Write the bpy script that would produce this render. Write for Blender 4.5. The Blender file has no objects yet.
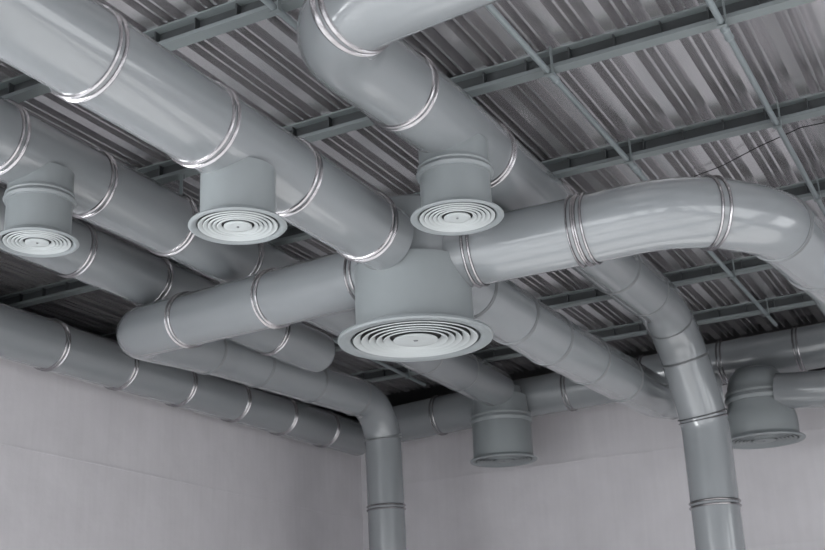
import bpy, bmesh, math, random
from mathutils import Vector, Matrix
random.seed(7)
H = 1.6                                   # eye height above the floor
C = bpy.context.scene.collection
S = bpy.context.scene
# ------------------------------------------------------------------ camera
cam_d = bpy.data.cameras.new('camera'); cam = bpy.data.objects.new('camera', cam_d); C.objects.link(cam)
CAM_ROT = [[0.884307, 0.190980, 0.426061], [0.464999, -0.277848, -0.840581], [-0.042154, 0.941449, -0.334509]]
cam.matrix_world = Matrix(CAM_ROT).to_4x4()
cam.location = (0, 0, H)
cam_d.sensor_width = 36; cam_d.lens = 36*1198/825
cam_d.clip_end = 200
cam_d.dof.use_dof = True; cam_d.dof.focus_distance = 6.6; cam_d.dof.aperture_fstop = 5.0
S.camera = cam
# ------------------------------------------------------------------ world, light, exposure
wd = bpy.data.worlds.new('overcast'); S.world = wd; wd.use_nodes = True
wd.node_tree.nodes['Background'].inputs[0].default_value = (.78, .82, .88, 1)
wd.node_tree.nodes['Background'].inputs[1].default_value = .6
S.view_settings.view_transform = 'Standard'; S.view_settings.look = 'None'
S.view_settings.gamma = 1; S.view_settings.use_curve_mapping = False
S.view_settings.exposure = -0.50
def area(name, loc, target, sx, sy, power, col=(.96, .985, 1)):
    d = bpy.data.lights.new(name, 'AREA'); d.shape = 'RECTANGLE'; d.size = sx; d.size_y = sy; d.energy = power; d.color = col
    o = bpy.data.objects.new(name, d); C.objects.link(o); o.location = loc
    o.rotation_euler = (Vector(target)-Vector(loc)).to_track_quat('-Z', 'Y').to_euler()
    return o
# low sun through the tall windows of the right wall lights the floor; sky light enters by every window
WW = 2.2; WZ = (.4, 4.3)                 # window width, sill and head height
LWIN = (-3.3, -.6, 2.1); FWIN = (-4.6, -1.6, 1.4); RWIN = (-3.2, -.3, 2.6, 5.5, 8.4)
sun_d = bpy.data.lights.new('sun', 'SUN'); sun_d.energy = 24; sun_d.angle = .02; sun_d.color = (1, .98, .97)
sun = bpy.data.objects.new('sun', sun_d); C.objects.link(sun)
sun.rotation_euler = Vector((-.90, .12, -.42)).to_track_quat('-Z', 'Y').to_euler()
WH = WZ[1]-WZ[0]; WC = (WZ[0]+WZ[1])/2
for y0 in LWIN:
    area('window_daylight', (-7.0, y0, WC), (-4.2, y0+.6, -.6), WW-.1, WH-.2, 430)
for x0 in FWIN:
    area('window_daylight', (x0, -4.95, WC), (x0, -1, -.6), WW-.1, WH-.2, 130)
for y0 in RWIN:
    area('window_daylight', (4.95, y0, WC), (1, y0, .2), WW-.1, WH-.2, 110)
# ------------------------------------------------------------------ helpers
# ---- duct centre lines: (x, y, height above eye level, bend radius) in metres
PATHS = {
 'A':  (.200, [(-3.17,.6,2.60,0),(-3.10,4.0,2.56,0),(-3.085,5.73,2.55,0)]),
 'J':  (.200, [(-3.03,6.3,2.515,0),(-3.0,8.1,2.495,0),(-3.0,11.05,2.60,.50),(-2.50,11.27,2.63,0)]),
 'L':  (.170, [(-1.97,11.38,2.60,0),(-1.15,11.32,2.50,0)]),
 'B':  (.205, [(-4.56,1.0,2.93,0),(-4.62,4.22,2.97,0),(-4.71,6.6,3.02,0),(-4.85,11.4,3.07,0)]),
 'C':  (.195, [(-5.60,1.0,3.03,0),(-5.58,6.3,3.05,0),(-5.50,8.85,3.00,0)]),
 'V1': (.190, [(-3.33,6.10,2.49,0),(-5.70,6.65,2.66,.24),(-5.88,8.0,2.83,0),(-5.885,10.76,2.93,.42),(-5.885,10.86,-1.6,0)]),
 'V2': (.200, [(-2.83,6.12,2.495,0),(-2.05,6.16,2.5,0),(-1.42,6.16,2.5,.6),(-1.05,6.64,2.5,.6),(-.90,7.9,2.5,.8),(-.88,11.12,2.5,0)]),
 'G':  (.200, [(-1.0,3.85,2.88,0),(-2.47,3.99,2.87,.37),(-2.44,5.22,2.92,0),(-2.51,8.3,3.03,.8),(-2.47,9.72,3.03,.70),(-2.37,10.02,2.1,.6),(-2.36,9.95,-1.6,0)]),
 'W':  (.200, [(-6.70,1.0,2.75,0),(-6.77,6.4,2.80,0),(-6.95,12.1,2.93,0)]),
 'R':  (.215, [(-6.5,12.0,3.0,0),(-4.95,11.92,3.05,0),(-.3,11.80,3.10,0)]),
}
def vsub(a,b): return (a[0]-b[0],a[1]-b[1],a[2]-b[2])
def vadd(a,b,k=1.): return (a[0]+b[0]*k,a[1]+b[1]*k,a[2]+b[2]*k)
def vlen(a): return math.sqrt(a[0]**2+a[1]**2+a[2]**2)
def vnorm(a):
    l=vlen(a) or 1.; return (a[0]/l,a[1]/l,a[2]/l)
def vdot(a,b): return a[0]*b[0]+a[1]*b[1]+a[2]*b[2]
def vcross(a,b): return (a[1]*b[2]-a[2]*b[1],a[2]*b[0]-a[0]*b[2],a[0]*b[1]-a[1]*b[0])
def fillet(pts, step=.04):
    """rounded centre line as a dense list of points with their running length"""
    out=[pts[0][:3]]
    for i in range(1,len(pts)-1):
        p0,p1,p2=pts[i-1][:3],pts[i][:3],pts[i+1][:3]
        d0=vnorm(vsub(p0,p1)); d1=vnorm(vsub(p2,p1))
        ang=math.acos(max(-1,min(1,vdot(d0,d1)))); turn=math.pi-ang
        rad=pts[i][3]
        if rad<=0 or turn<.02:
            if turn>.0005 and rad<=0: rad=.6
        t=min(rad*math.tan(turn/2), .49*vlen(vsub(p0,p1)) if i>1 else .95*vlen(vsub(p0,p1)), .49*vlen(vsub(p2,p1)) if i<len(pts)-2 else .95*vlen(vsub(p2,p1)))
        if turn<.01: out.append(p1); continue
        rad=t/math.tan(turn/2)
        c=vadd(p1,vnorm(vadd(d0,d1)),rad/math.cos(turn/2))
        s=vadd(p1,d0,t); e=vadd(p1,d1,t)
        u=vnorm(vsub(s,c)); w=vnorm(vsub(vsub(e,c),tuple(q*vdot(vsub(e,c),u) for q in u)))
        n=max(3,int(rad*turn/step)+1, int(turn/.1))
        for k in range(n+1):
            a=turn*k/n
            out.append(vadd(vadd(c,u,rad*math.cos(a)),w,rad*math.sin(a)))
    out.append(pts[-1][:3])
    res=[out[0]]
    for p in out[1:]:
        if vlen(vsub(p,res[-1]))>1e-4: res.append(p)
    s=[0.]
    for a,b in zip(res,res[1:]): s.append(s[-1]+vlen(vsub(a,b)))
    return res,s
def point_at(res,s,t):
    t=max(0,min(s[-1],t))
    for i in range(len(s)-1):
        if t<=s[i+1]+1e-9:
            k=(t-s[i])/(s[i+1]-s[i]); return vadd(res[i],vsub(res[i+1],res[i]),k)
    return res[-1]
def tangent_at(res,s,t):
    return vnorm(vsub(point_at(res,s,min(t+.01,s[-1])),point_at(res,s,max(t-.01,0))))
def mesh_obj(name, bm, mat, parent=None, smooth=True, ang=.7):
    me = bpy.data.meshes.new(name)
    bmesh.ops.recalc_face_normals(bm, faces=bm.faces[:])
    if smooth:
        for f in bm.faces: f.smooth = True
        for e in bm.edges:
            if len(e.link_faces) == 2 and e.calc_face_angle(0) > ang: e.smooth = False
    bm.to_mesh(me); bm.free(); me.materials.append(mat)
    o = bpy.data.objects.new(name, me); C.objects.link(o)
    if parent:
        o.parent = parent; o.matrix_parent_inverse = Matrix.Translation(-parent.location)
    return o
def thing(name, label, cat, loc, group=None):
    o = bpy.data.objects.new(name, None); C.objects.link(o); o.location = loc; o.empty_display_size = .1
    o['label'] = label; o['category'] = cat
    if group: o['group'] = group
    return o
def tag(o, label, cat, group=None):
    o['label'] = label; o['category'] = cat
    if group: o['group'] = group
    return o
def box(bm, x0, x1, y0, y1, z0, z1):
    v = [bm.verts.new((x, y, z)) for x in (x0, x1) for y in (y0, y1) for z in (z0, z1)]
    for q in ((0,1,3,2),(4,6,7,5),(0,4,5,1),(2,3,7,6),(0,2,6,4),(1,5,7,3)): bm.faces.new([v[i] for i in q])
def up(p): return (p[0], p[1], p[2]+H)
def frames(res, s, ts):
    """points and parallel-transported normals at the running lengths ts"""
    out = []; n = None
    for t in ts:
        p = point_at(res, s, t); d = tangent_at(res, s, t)
        if n is None:
            n = vcross(d, (0, 0, 1))
            if vlen(n) < .2: n = (1, 0, 0)
        n = vnorm(vsub(n, tuple(q*vdot(n, d) for q in d)))
        out.append((up(p), n, vcross(d, n)))
    return out
def sweep(bm, fr, radii, seg=56, cap0=True, cap1=True, dome=False):
    rings = []
    for (p, n, b), r in zip(fr, radii):
        rings.append([bm.verts.new(vadd(vadd(p, n, r*math.cos(2*math.pi*k/seg)), b, r*math.sin(2*math.pi*k/seg))) for k in range(seg)])
    for a, b in zip(rings, rings[1:]):
        for k in range(seg): bm.faces.new((a[k], a[(k+1) % seg], b[(k+1) % seg], b[k]))
    if cap0: bm.faces.new(rings[0][::-1])
    if cap1: bm.faces.new(rings[-1])
    return rings
def lathe(bm, cx, cy, prof, seg=72, closed=False):
    """prof: (radius, absolute z) pairs round a vertical axis"""
    rings = []
    for r, z in prof:
        if r < 1e-5: rings.append([bm.verts.new((cx, cy, z))])
        else: rings.append([bm.verts.new((cx+r*math.cos(2*math.pi*k/seg), cy+r*math.sin(2*math.pi*k/seg), z)) for k in range(seg)])
    pairs = list(zip(rings, rings[1:])) + ([(rings[-1], rings[0])] if closed else [])
    for a, b in pairs:
        for k in range(seg):
            k2 = (k+1) % seg
            if len(a) == 1 and len(b) == 1: continue
            if len(a) == 1: bm.faces.new((a[0], b[k], b[k2]))
            elif len(b) == 1: bm.faces.new((a[k], a[k2], b[0]))
            else: bm.faces.new((a[k], a[k2], b[k2], b[k]))
# ------------------------------------------------------------------ materials
def mat(name, col, rough=.5, metal=0., coat=0., noise=0., nscale=6., bump=0., bscale=60., stretch=(1, 1, 1), rvar=0.):
    m = bpy.data.materials.new(name); m.use_nodes = True; nt = m.node_tree; b = nt.nodes['Principled BSDF']
    b.inputs['Base Color'].default_value = (*col, 1); b.inputs['Roughness'].default_value = rough; b.inputs['Metallic'].default_value = metal
    if coat: b.inputs['Coat Weight'].default_value = coat; b.inputs['Coat Roughness'].default_value = .07
    tc = nt.nodes.new('ShaderNodeTexCoord'); mp = nt.nodes.new('ShaderNodeMapping'); mp.inputs['Scale'].default_value = stretch
    nt.links.new(tc.outputs['Object'], mp.inputs['Vector'])
    if noise or rvar:
        n = nt.nodes.new('ShaderNodeTexNoise'); n.inputs['Scale'].default_value = nscale; n.inputs['Detail'].default_value = 5
        nt.links.new(mp.outputs[0], n.inputs['Vector'])
        if noise:
            r = nt.nodes.new('ShaderNodeValToRGB')
            r.color_ramp.elements[0].position = .3; r.color_ramp.elements[1].position = .7
            r.color_ramp.elements[0].color = (*[c*(1-noise) for c in col], 1); r.color_ramp.elements[1].color = (*[min(1, c*(1+noise)) for c in col], 1)
            nt.links.new(n.outputs['Fac'], r.inputs[0]); nt.links.new(r.outputs[0], b.inputs['Base Color'])
        if rvar:
            mr = nt.nodes.new('ShaderNodeMapRange'); mr.inputs['From Min'].default_value = .3; mr.inputs['From Max'].default_value = .7
            mr.inputs['To Min'].default_value = rough-rvar; mr.inputs['To Max'].default_value = rough+rvar
            nt.links.new(n.outputs['Fac'], mr.inputs[0]); nt.links.new(mr.outputs[0], b.inputs['Roughness'])
    if bump:
        n2 = nt.nodes.new('ShaderNodeTexNoise'); n2.inputs['Scale'].default_value = bscale; n2.inputs['Detail'].default_value = 6
        nt.links.new(mp.outputs[0], n2.inputs['Vector'])
        bp = nt.nodes.new('ShaderNodeBump'); bp.inputs['Strength'].default_value = bump; bp.inputs['Distance'].default_value = .01
        nt.links.new(n2.outputs['Fac'], bp.inputs['Height']); nt.links.new(bp.outputs[0], b.inputs['Normal'])
    return m
M_duct = mat('grey_duct_paint', (.188, .202, .212), rough=.25, coat=.7)
M_diff = mat('grey_diffuser_paint', (.20, .219, .227), rough=.42)
M_vane = mat('pale_vane_paint', (.37, .395, .40), rough=.4)
M_clamp = mat('bright_steel', (.36, .35, .36), rough=.26, metal=1)
M_gask = mat('black_rubber', (.02, .02, .022), rough=.6)
M_seam = mat('seam_steel', (.15, .158, .165), rough=.4, metal=.35)
M_purl = mat('grey_purlin_paint', (.15, .17, .175), rough=.5)
M_web = mat('shaded_purlin_paint', (.045, .05, .053), rough=.6)  # purlin web: shade of the flange put into a darker colour
M_deck = mat('galvanised_deck', (.66, .65, .665), rough=.26, metal=.85)
M_wall = mat('plaster', (.50, .487, .508), rough=.85, noise=.05, nscale=2.5, bump=.35, bscale=9, stretch=(1, 1, 1))
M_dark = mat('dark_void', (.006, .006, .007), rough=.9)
M_floor = mat('concrete_floor', (.62, .62, .62), rough=.7, noise=.1)
M_cond = mat('conduit_grey', (.17, .195, .205), rough=.4)
M_frame = mat('window_paint', (.55, .56, .58), rough=.5)
# wall plaster: vertical trowel streaks
def wall_streaks(m):
    nt = m.node_tree; b = nt.nodes['Principled BSDF']
    tc = nt.nodes.new('ShaderNodeTexCoord'); mp = nt.nodes.new('ShaderNodeMapping'); mp.inputs['Scale'].default_value = (5, 5, .35)
    n = nt.nodes.new('ShaderNodeTexNoise'); n.inputs['Scale'].default_value = 4; n.inputs['Detail'].default_value = 6
    nt.links.new(tc.outputs['Object'], mp.inputs[0]); nt.links.new(mp.outputs[0], n.inputs['Vector'])
    src = b.inputs['Base Color'].links[0].from_socket
    mx = nt.nodes.new('ShaderNodeMixRGB'); mx.blend_type = 'MULTIPLY'; mx.inputs[0].default_value = .16
    r = nt.nodes.new('ShaderNodeValToRGB'); r.color_ramp.elements[0].position = .3; r.color_ramp.elements[1].position = .7
    r.color_ramp.elements[0].color = (.72, .72, .72, 1)
    nt.links.new(n.outputs['Fac'], r.inputs[0]); nt.links.new(src, mx.inputs[1]); nt.links.new(r.outputs[0], mx.inputs[2])
    nt.links.new(mx.outputs[0], b.inputs['Base Color'])
wall_streaks(M_wall)
# ------------------------------------------------------------------ the setting
XL, XR, YF, YB = -7.19, 5.0, -5.0, 12.58
ZD = 3.42+H                                   # underside of the roof deck
def struct(name, bm, m, smooth=False):
    o = mesh_obj(name, bm, m, None, smooth); o['kind'] = 'structure'; return o
bm = bmesh.new(); box(bm, XL-.3, XR+.3, YF-.3, YB+.9, -.15, 0); struct('floor', bm, M_floor)
bm = bmesh.new()                              # left wall with three window openings near the camera end
T = .25
def wall_y(bm, x0, x1, y0, y1, ztop, wins):
    y = y0
    for c in wins:
        box(bm, x0, x1, y, c-WW/2, 0, ztop); box(bm, x0, x1, c-WW/2, c+WW/2, 0, WZ[0]); box(bm, x0, x1, c-WW/2, c+WW/2, WZ[1], ztop); y = c+WW/2
    box(bm, x0, x1, y, y1, 0, ztop)
def wall_x(bm, y0, y1, x0, x1, ztop, wins):
    x = x0
    for c in wins:
        box(bm, x, c-WW/2, y0, y1, 0, ztop); box(bm, c-WW/2, c+WW/2, y0, y1, 0, WZ[0]); box(bm, c-WW/2, c+WW/2, y0, y1, WZ[1], ztop); x = c+WW/2
    box(bm, x, x1, y0, y1, 0, ztop)
wall_y(bm, XL-T, XL, YF, 3.6, ZD-.02, LWIN); box(bm, XL-T, XL, 3.6, YB, 0, 2.98+H)
struct('wall_left', bm, M_wall)
bm = bmesh.new(); wall_x(bm, YF-T, YF, XL-T, XR+T, ZD-.02, FWIN); struct('wall_front', bm, M_wall)
bm = bmesh.new(); wall_y(bm, XR, XR+T, YF, YB, ZD-.02, RWIN); struct('wall_right', bm, M_wall)
bm = bmesh.new(); box(bm, XL-T, XR+T, YB, YB+T, 0, 3.02+H); struct('wall_back', bm, M_wall)
# shallow projecting plaster courses on the two walls that show
bm = bmesh.new(); box(bm, XL-.002, XL+.006, 4.2, YB, 2.052+H, 2.066+H); struct('trim_1', bm, M_wall)
bm = bmesh.new(); box(bm, XL, XR, YB-.006, YB+.002, 2.42+H, 2.434+H); struct('trim_2', bm, M_wall)
bm = bmesh.new(); box(bm, XL, XR, YB-.006, YB+.002, 1.32+H, 1.33+H); struct('trim_3', bm, M_wall)
# roof space above and behind the back wall, its shade painted near-black
XE = XL-1.5                                   # the roof oversails the left wall
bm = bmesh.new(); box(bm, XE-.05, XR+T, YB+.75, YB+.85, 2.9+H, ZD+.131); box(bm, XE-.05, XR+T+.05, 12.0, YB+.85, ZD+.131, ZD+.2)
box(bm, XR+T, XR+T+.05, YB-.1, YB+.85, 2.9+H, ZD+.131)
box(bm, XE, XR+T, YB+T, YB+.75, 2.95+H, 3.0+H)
struct('void_shade', bm, M_dark)
# plastered recess over the left wall
bm = bmesh.new(); box(bm, XE-.05, XE, YF-T, YB+.85, 2.9+H, ZD+.131); box(bm, XE, XL-T, YF-T, YB+T, 2.9+H, 2.95+H); box(bm, XE, XL-T, YF-T-.05, YF-T, 2.9+H, ZD+.131)
struct('trim_5', bm, M_wall)
n = 0
for c in LWIN:
    n += 1; bm = bmesh.new(); a, b = c-WW/2, c+WW/2; x0, x1 = XL-.2, XL-.12
    for q in ((a, a+.06), (b-.06, b), (c-.025, c+.025)): box(bm, x0, x1, q[0], q[1], *WZ)
    for q in (WZ[0], WZ[1]-.06, (WZ[0]+WZ[1])/2): box(bm, x0-.001, x1+.001, a, b, q, q+.06)
    struct('window_%d' % n, bm, M_frame)
for c in FWIN:
    n += 1; bm = bmesh.new(); a, b = c-WW/2, c+WW/2; y0, y1 = YF-.2, YF-.12
    for q in ((a, a+.06), (b-.06, b), (c-.025, c+.025)): box(bm, q[0], q[1], y0, y1, *WZ)
    for q in (WZ[0], WZ[1]-.06, (WZ[0]+WZ[1])/2): box(bm, a, b, y0-.001, y1+.001, q, q+.06)
    struct('window_%d' % n, bm, M_frame)
# corrugated roof deck, ribs running away from the camera
def deck():
    bm = bmesh.new(); prof = []; P = .262; x = XE
    # (offset, height): wide lower flange, web, upper flange with a stiffening groove, web
    shape = [(0, 0), (.070, 0), (.082, .085), (.112, .085), (.120, .004), (.134, .004), (.142, .085), (.172, .085), (.180, .004), (.194, .004), (.202, .085), (.250, .085)]
    while x < XR+T:
        prof += [(x+a, ZD+h) for a, h in shape]; x += P
    rows = []
    for y in (YF-T, 0, 3, 6, 9, 12.18):
        rows.append([bm.verts.new((a, y, h)) for a, h in prof])
    for r0, r1 in zip(rows, rows[1:]):
        for k in range(len(prof)-1): bm.faces.new((r0[k], r0[k+1], r1[k+1], r1[k]))
    o = mesh_obj('ceiling', bm, M_deck, None, False); o['kind'] = 'structure'
    mo = o.modifiers.new('thickness', 'SOLIDIFY'); mo.thickness = .003; mo.offset = 1
    # roof sheet above the ribs closes the deck
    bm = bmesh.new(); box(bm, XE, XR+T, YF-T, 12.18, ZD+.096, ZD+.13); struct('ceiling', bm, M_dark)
deck()
# ------------------------------------------------------------------ roof purlins
PY = [-3.74, -2.38, -1.02, .34, 1.70, 3.06, 4.42, 5.75, 7.13, 8.50, 9.88, 11.16]
def purlin(y, label):
    """rolled section: bottom flange, web, top flange, cleats where each rib is fixed"""
    y1 = y; y0 = y-.078; z0 = 3.30+H; z1 = ZD-.001; x0, x1 = XE+.01, XR-.01
    t = thing('roof_purlin', label, 'beam', ((x0+x1)/2, y, z0), 'purlins under the roof deck')
    bm = bmesh.new(); box(bm, x0, x1, y0, y1, z0, z0+.010); box(bm, x0, x1, y0, y0+.004, z0+.010, z0+.024)
    mesh_obj('bottom_flange', bm, M_purl, t, False)
    # web with a cleat folded out at every rib: one comb-shaped plan extruded upright
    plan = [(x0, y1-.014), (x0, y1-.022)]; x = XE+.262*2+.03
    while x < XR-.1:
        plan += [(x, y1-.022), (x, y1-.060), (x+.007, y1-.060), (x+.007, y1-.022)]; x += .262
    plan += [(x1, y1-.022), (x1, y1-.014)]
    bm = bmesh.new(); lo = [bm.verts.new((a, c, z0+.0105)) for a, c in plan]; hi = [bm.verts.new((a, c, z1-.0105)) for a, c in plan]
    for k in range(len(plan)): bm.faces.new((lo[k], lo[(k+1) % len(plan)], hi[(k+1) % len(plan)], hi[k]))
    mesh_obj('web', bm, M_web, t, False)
    bm = bmesh.new(); box(bm, x0, x1, y0, y1, z1-.010, z1); mesh_obj('top_flange', bm, M_purl, t, False)
where = {4.42: 'grey steel purlin crossing the upper left corner, passing above the largest foreground duct',
 5.75: 'grey steel purlin crossing the very top of the view, right of the topmost elbow',
 7.13: 'grey steel purlin crossing just above the big curved duct at upper right',
 8.50: 'grey steel purlin meeting the right frame edge above the bent duct',
 9.88: 'grey steel purlin seen under the arch of the bent duct, upper of the two there',
 11.16: 'grey steel purlin nearest the back wall, above the back wall duct'}
for y in PY:
    if y > 3.5: purlin(y, where[y])
# ------------------------------------------------------------------ ducts
RINGS = {
  'A': [2.67, 3.42, 4.12, 4.91] ,
  'J': [0.46, 1.14, 1.79, 2.63, 3.51, 4.76] ,
  'L': [] ,
  'B': [3.21, 3.94, 4.75, 5.54, 8.64, 9.45] ,
  'C': [4.83, 5.64, 7.15] ,
  'V1': [0.08, 0.92, 1.82, 3.45, 4.25, 5.13, 5.96, 6.7, 7.42] ,
  'V2': [0.16, 0.8, 1.55, 2.09, 2.79] ,
  'G': [0.52, 1.26, 2.14, 3.13, 4.22, 5.7, 6.39, 6.99, 7.36, 7.87, 8.61] ,
  'W': [5.88, 6.74, 7.59, 8.49, 9.38, 10.28] ,
  'R': [0.71, 2.3, 3.14, 3.97, 4.72] ,
}
# 1: wide double clamp, 2: slim clamp, 0: folded seam
KIND = {'G': (1,1,1,1,1,2,0,0,0,1,1), 'V1': (1,1,1,2,2,2,2,2,1), 'V2': (1,1,1,1,2,2), 'J': (2,2,2,2,2,0), 'B': (1,1,1,1,0,0)}
def ring_set(t, res, s, r, pos, strong):
    if strong:
        q = .62 if strong == 2 else 1
        prof = [(a*q, h*(q if h > .002 else 1)) for a, h in ((-.028, .0005), (-.026, .009), (-.019, .014), (-.013, .010), (-.0095, .001))]
        for sg in (1,):
            ts = [pos+a for a, _ in prof] + [pos-a for a, _ in prof[::-1]]
            hs = [h for _, h in prof] + [h for _, h in prof[::-1]]
            fr = frames(res, s, ts); bm = bmesh.new()
            # one clamp: two rolled beads
            n5 = len(prof)
            for lo in (0, n5):
                sweep(bm, fr[lo:lo+n5], [r+h for h in hs[lo:lo+n5]], cap0=False, cap1=False)
            cl = mesh_obj('clamp', bm, M_clamp if strong == 1 else M_seam, t)
        bm = bmesh.new(); ts = [pos-.0095*q, pos-.006*q, pos+.006*q, pos+.0095*q]
        sweep(bm, frames(res, s, ts), [r+.0012, r+.0025, r+.0025, r+.0012], cap0=False, cap1=False)
        g = mesh_obj('gasket', bm, M_gask, None); g.parent = cl; g.matrix_parent_inverse = cl.matrix_basis.inverted() @ Matrix.Translation(-t.location)
    else:
        bm = bmesh.new(); ts = [pos-.013, pos-.010, pos-.004, pos-.0015, pos+.0015, pos+.004, pos+.010, pos+.013]
        sweep(bm, frames(res, s, ts), [r+.0005, r+.004, r+.0055, r+.0015, r+.0015, r+.0055, r+.004, r+.0005], cap0=False, cap1=False)
        mesh_obj('seam_band', bm, M_seam, t)
def duct(key, label, dome=False, strong=None, extra_rings=()):
    r, pts = PATHS[key]; res, s = fillet(pts); L = s[-1]; rings = sorted(list(RINGS[key])+list(extra_rings))
    mid = up(pts[0][:3])
    t = thing('ventilation_duct', label, 'duct', mid, 'grey round ventilation ducts')
    cuts = [0]+[x for x in rings if x > .06]+[L]
    for i, (a, b) in enumerate(zip(cuts, cuts[1:])):
        n = max(2, int((b-a)/.05)+1)
        ts = [a+(b-a)*k/n for k in range(n+1)]
        ta, tb = tangent_at(res, s, a), tangent_at(res, s, b)
        bend = math.acos(max(-1, min(1, vdot(ta, tb))))
        nm = 'duct_elbow' if bend > .5 else 'duct_section'
        fr = frames(res, s, ts); rad = [r]*len(ts)
        if dome and b == L:
            p, nn, bb = fr[-1]; d = ta
            for k in range(1, 9):
                q = k/8*math.pi/2; fr.append((vadd(p, d, .8*r*math.sin(q)), nn, bb)); rad.append(max(.004, r*math.cos(q)))
        bm = bmesh.new(); sweep(bm, fr, rad, cap0=(a == 0), cap1=(b == L))
        mesh_obj(nm, bm, M_duct, t)
    for k, pos in enumerate(rings):
        if pos < .03 or pos > L-.03: pos = min(max(pos, .04), L-.04)
        st = strong[k] if strong else 1
        ring_set(t, res, s, r, pos, st)
    return t
duct('A', 'grey round duct running from the top left corner into the central junction drum')
duct('J', 'grey round duct from the central drum down right, elbowing behind the right downpipe', strong=KIND['J'])
duct('L', 'short grey duct leaving the right side of the far right diffuser box')
duct('B', 'grey round duct carrying the left edge diffuser and running to the back wall diffuser', strong=KIND['B'])
duct('C', 'grey round duct with a blunt rounded end left of the central diffuser', dome=True)
duct('V1', 'grey round duct leaving the central drum leftwards, then dropping down near the rear corner', strong=KIND['V1'])
duct('V2', 'grey round duct leaving the central drum rightwards and bending at the right frame edge', extra_rings=(RINGS['V2'][1]+.052,), strong=KIND['V2'])
duct('G', 'grey round duct from the top centre elbow, ending in the right downpipe', strong=KIND['G'])
duct('W', 'grey round duct running along the top of the left wall into the corner')
duct('R', 'grey round duct running along the top of the back wall')
# ------------------------------------------------------------------ diffusers
def diffuser(name, label, cx, cy, z, R, neck_r, neck_top, collar_z=None, lip=.03, vane_mat=M_vane, gap=1.0, extra=None):
    """round ceiling diffuser: neck stub, rolled collar, flange ring, five cone rings and a centre disc"""
    t = thing(name, label, 'diffuser', (cx, cy, z+H), 'round ceiling diffusers')
    Z = z+H
    bm = bmesh.new(); prof = extra(Z) if extra else [(neck_r, Z+lip), (neck_r, neck_top+H)]
    lathe(bm, cx, cy, [(0, prof[0][1])]+prof+[(0, prof[-1][1])]); mesh_obj('neck', bm, M_diff, t)
    if collar_z is not None:
        cz = collar_z+H; cr = neck_r if not extra else extra(Z, cz)
        bm = bmesh.new(); k = 1.45*neck_r/.2
        lathe(bm, cx, cy, [(cr-.002, cz-.028*k), (cr+.010*k, cz-.026*k), (cr+.015*k, cz-.014*k), (cr+.010*k, cz-.002), (cr+.006*k, cz+.002), (cr+.010*k, cz+.008*k), (cr+.006*k, cz+.020*k), (cr-.002, cz+.022*k)], closed=True)
        mesh_obj('collar', bm, M_diff, t)
    # flange: flared rim with rolled outer edge
    ri = R*.835; bm = bmesh.new()
    lathe(bm, cx, cy, [(neck_r+.001, Z+lip+.012), (neck_r+.004, Z+lip), (R-.018*R/.23, Z+lip*.55), (R-.004, Z+lip*.4), (R, Z+lip*.15), (R-.006, Z-.002), (R-.018*R/.23, Z-.004), (ri+.006, Z+.004), (ri, Z+.010), (ri, Z+lip-.002), (neck_r-.01 if neck_r-.01 > ri else ri+.001, Z+lip-.001)])
    mesh_obj('flange', bm, M_diff, t)
    bm = bmesh.new(); lathe(bm, cx, cy, [(0, Z+lip-.001), (ri-.001, Z+lip-.001)]); mesh_obj('backing_plate', bm, M_gask, t)
    edges = [.795, .69, .59, .50, .41, .315]
    for k in range(5):
        ro = R*edges[k]; rn = R*edges[k+1]+R*.020*gap; th = .0025
        bm = bmesh.new()
        lathe(bm, cx, cy, [(ro, Z+.001), (ro+.003, Z+.005), (ro, Z+.008), (rn, Z+lip*.5), (rn-.001, Z+lip*.5-.003), (ro-.008, Z+.002)], closed=True)
        mesh_obj('cone_ring', bm, vane_mat, t)
    rc = R*.288; bm = bmesh.new()
    lathe(bm, cx, cy, [(0, Z+.003), (rc*.5, Z+.001), (rc*.92, Z-.001), (rc, Z+.002), (rc*.98, Z+.008), (0, Z+.012)]); mesh_obj('centre_disc', bm, vane_mat, t)
    bm = bmesh.new(); lathe(bm, cx, cy, [(0, Z-.004), (R*.022, Z-.003), (R*.03, Z+.002), (0, Z+.002)], seg=16); mesh_obj('screw', bm, M_seam, t)
    return t
diffuser('round_diffuser', 'round diffuser under the big foreground duct at upper left', -3.09, 4.30, 2.135, .232, .178, 2.42)
diffuser('round_diffuser', 'round diffuser with rolled collar hanging from the top centre duct', -2.445, 5.38, 2.403, .250, .190, 2.83, collar_z=2.675)
diffuser('round_diffuser', 'round diffuser with rolled collar cut by the left frame edge', -4.60, 4.53, 2.455, .225, .178, 2.87, collar_z=2.72)
diffuser('central_diffuser', 'largest round diffuser, under the central drum where four ducts meet', -3.08, 6.08, 2.005, .462, .352, 2.455, lip=.055)
t = thing('junction_drum', 'grey drum joining four ducts above the largest central diffuser', 'duct', (-3.08, 6.08, 2.456+H))
bm = bmesh.new(); Z = H; lathe(bm, -3.08, 6.08, [(0, 2.456+Z), (.325, 2.456+Z), (.325, 2.80+Z), (.31, 2.815+Z), (0, 2.815+Z)]); mesh_obj('drum_body', bm, M_duct, t)
def spigot(cx, cy, cz, d, r, l0, l1):
    d = vnorm(d); p0 = (cx, cy, cz); res = [vadd(p0, d, l0), vadd(p0, d, l1)]; s = [0, l1-l0]
    bm = bmesh.new(); sweep(bm, frames(res, s, [0, s[1]]), [r, r]); return bm
def back_prof(Z, cz=None):
    return .315 if cz else [(.320, Z+.04), (.318, 2.93+H), (.30, 3.0+H)]
diffuser('round_diffuser', 'round diffuser box with rolled collar at the centre of the back wall', -4.90, 11.60, 2.335, .355, .31, 3.0, collar_z=2.79, lip=.04, vane_mat=M_diff, extra=lambda Z, cz=None: .30 if cz else [(.315, Z+.04), (.312, 2.77+H), (.30, 2.80+H), (.285, 3.02+H)])
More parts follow.
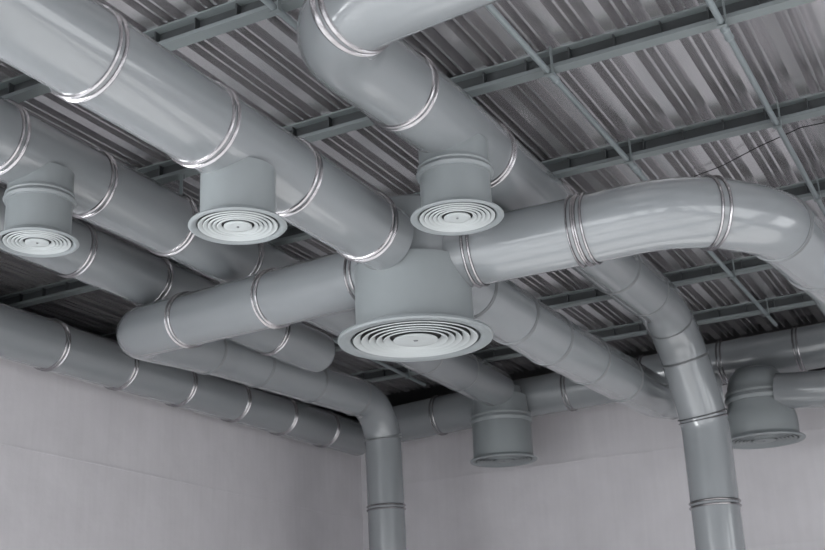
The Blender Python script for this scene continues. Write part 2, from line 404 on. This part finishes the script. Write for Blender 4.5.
t = thing('junction_drum', 'grey drum above the back wall diffuser, beside the rear corner', 'duct', (-4.90, 11.60, 3.021+H))
bm = bmesh.new(); lathe(bm, -4.90, 11.60, [(0, 3.021+H), (.24, 3.021+H), (.24, 3.11+H), (0, 3.11+H)]); mesh_obj('drum_body', bm, M_duct, t)
diffuser('round_diffuser', 'round diffuser box with flared body beside the right downpipe', -2.18, 11.48, 2.165, .380, .33, 3.0, collar_z=2.60, lip=.04, vane_mat=M_diff, extra=lambda Z, cz=None: .282 if cz else [(.325, Z+.04), (.333, Z+.12), (.33, Z+.2), (.315, Z+.28), (.292, Z+.36), (.282, 2.61+H), (.276, 2.70+H), (.25, 2.78+H), (.19, 2.85+H), (.10, 2.88+H)])
# ------------------------------------------------------------------ conduits under the purlins
def tube(bm, pts, r, seg=16):
    res = [p[:3] for p in pts]; s = [0.]
    for a, b in zip(res, res[1:]): s.append(s[-1]+vlen(vsub(a, b)))
    sweep(bm, frames(res, s, s), [r]*len(s), seg=seg)
def conduit(x, y0, y1, label, couplings, z=3.272, x1=None):
    x1 = x if x1 is None else x1
    t = thing('steel_conduit', label, 'pipe', (x, y0, z+H), 'thin conduits under the purlins')
    bm = bmesh.new(); tube(bm, [(x, y0, z), (x1, y1, z)], .018); mesh_obj('tube', bm, M_cond, t)
    for y in couplings:
        xx = x+(x1-x)*(y-y0)/(y1-y0)
        bm = bmesh.new(); res = [(xx, y-.06, z), (xx, y+.06, z)]; s = [0, .12]
        sweep(bm, frames(res, s, [0, .008, .016, .02, .1, .104, .112, .12]), [.019, .026, .026, .022, .022, .026, .026, .019], seg=20)
        mesh_obj('coupling', bm, M_cond, t)
    for y in PY:
        if y0 < y < y1 and y > 4:
            xx = x+(x1-x)*(y-y0)/(y1-y0)
            bm = bmesh.new(); box(bm, xx+.022, xx+.030, y-.115, y-.088, z-.02+H, ZD-.002); box(bm, xx-.024, xx+.030, y-.115, y-.088, z-.026+H, z-.0215+H)
            mesh_obj('hanger_strap', bm, M_purl, t, False)
conduit(-1.98, 3.0, 11.5, 'thin grey conduit passing down under the arch of the bent duct', (5.72, 7.2), x1=-1.92)
conduit(-.99, 3.0, 11.5, 'thin grey conduit near the right frame edge with a coupling at the top purlin', (5.78,))
conduit(-2.89, 3.0, 8.2, 'thin grey conduit reaching the topmost duct elbow from the upper left', (), z=3.272)
conduit(-5.62, 8.6, 11.5, 'thin grey conduit in the dark gap below the central diffuser', (), x1=-5.74)
# strap hangers between purlins and ducts
def hanger(x, y, ztop_duct, label):
    t = thing('duct_hanger', label, 'bracket', (x, y, ztop_duct+H), 'strap hangers holding ducts')
    bm = bmesh.new(); box(bm, x-.012, x+.012, y-.050, y-.046, ztop_duct+H, 3.299+H); mesh_obj('strap', bm, M_cond, t, False)
    bm = bmesh.new(); box(bm, x-.03, x+.03, y-.0455, y-.0405, 3.27+H, 3.2995+H); mesh_obj('clip', bm, M_purl, t, False)
hanger(-4.55, 5.75, 3.16, 'short grey strap hanging left of the foreground diffuser, onto the duct behind')
# thin cable between the ribs near the right
bm = bmesh.new()
tube(bm, [(-1.9, 7.9, 3.40), (-1.5, 7.75, 3.39), (-1.2, 7.55, 3.38), (-.9, 7.45, 3.40), (-.6, 7.5, 3.41)], .0035, seg=8)
tag(mesh_obj('cable', bm, M_dark), 'thin dark cable strung under the deck above the bent duct', 'cable')
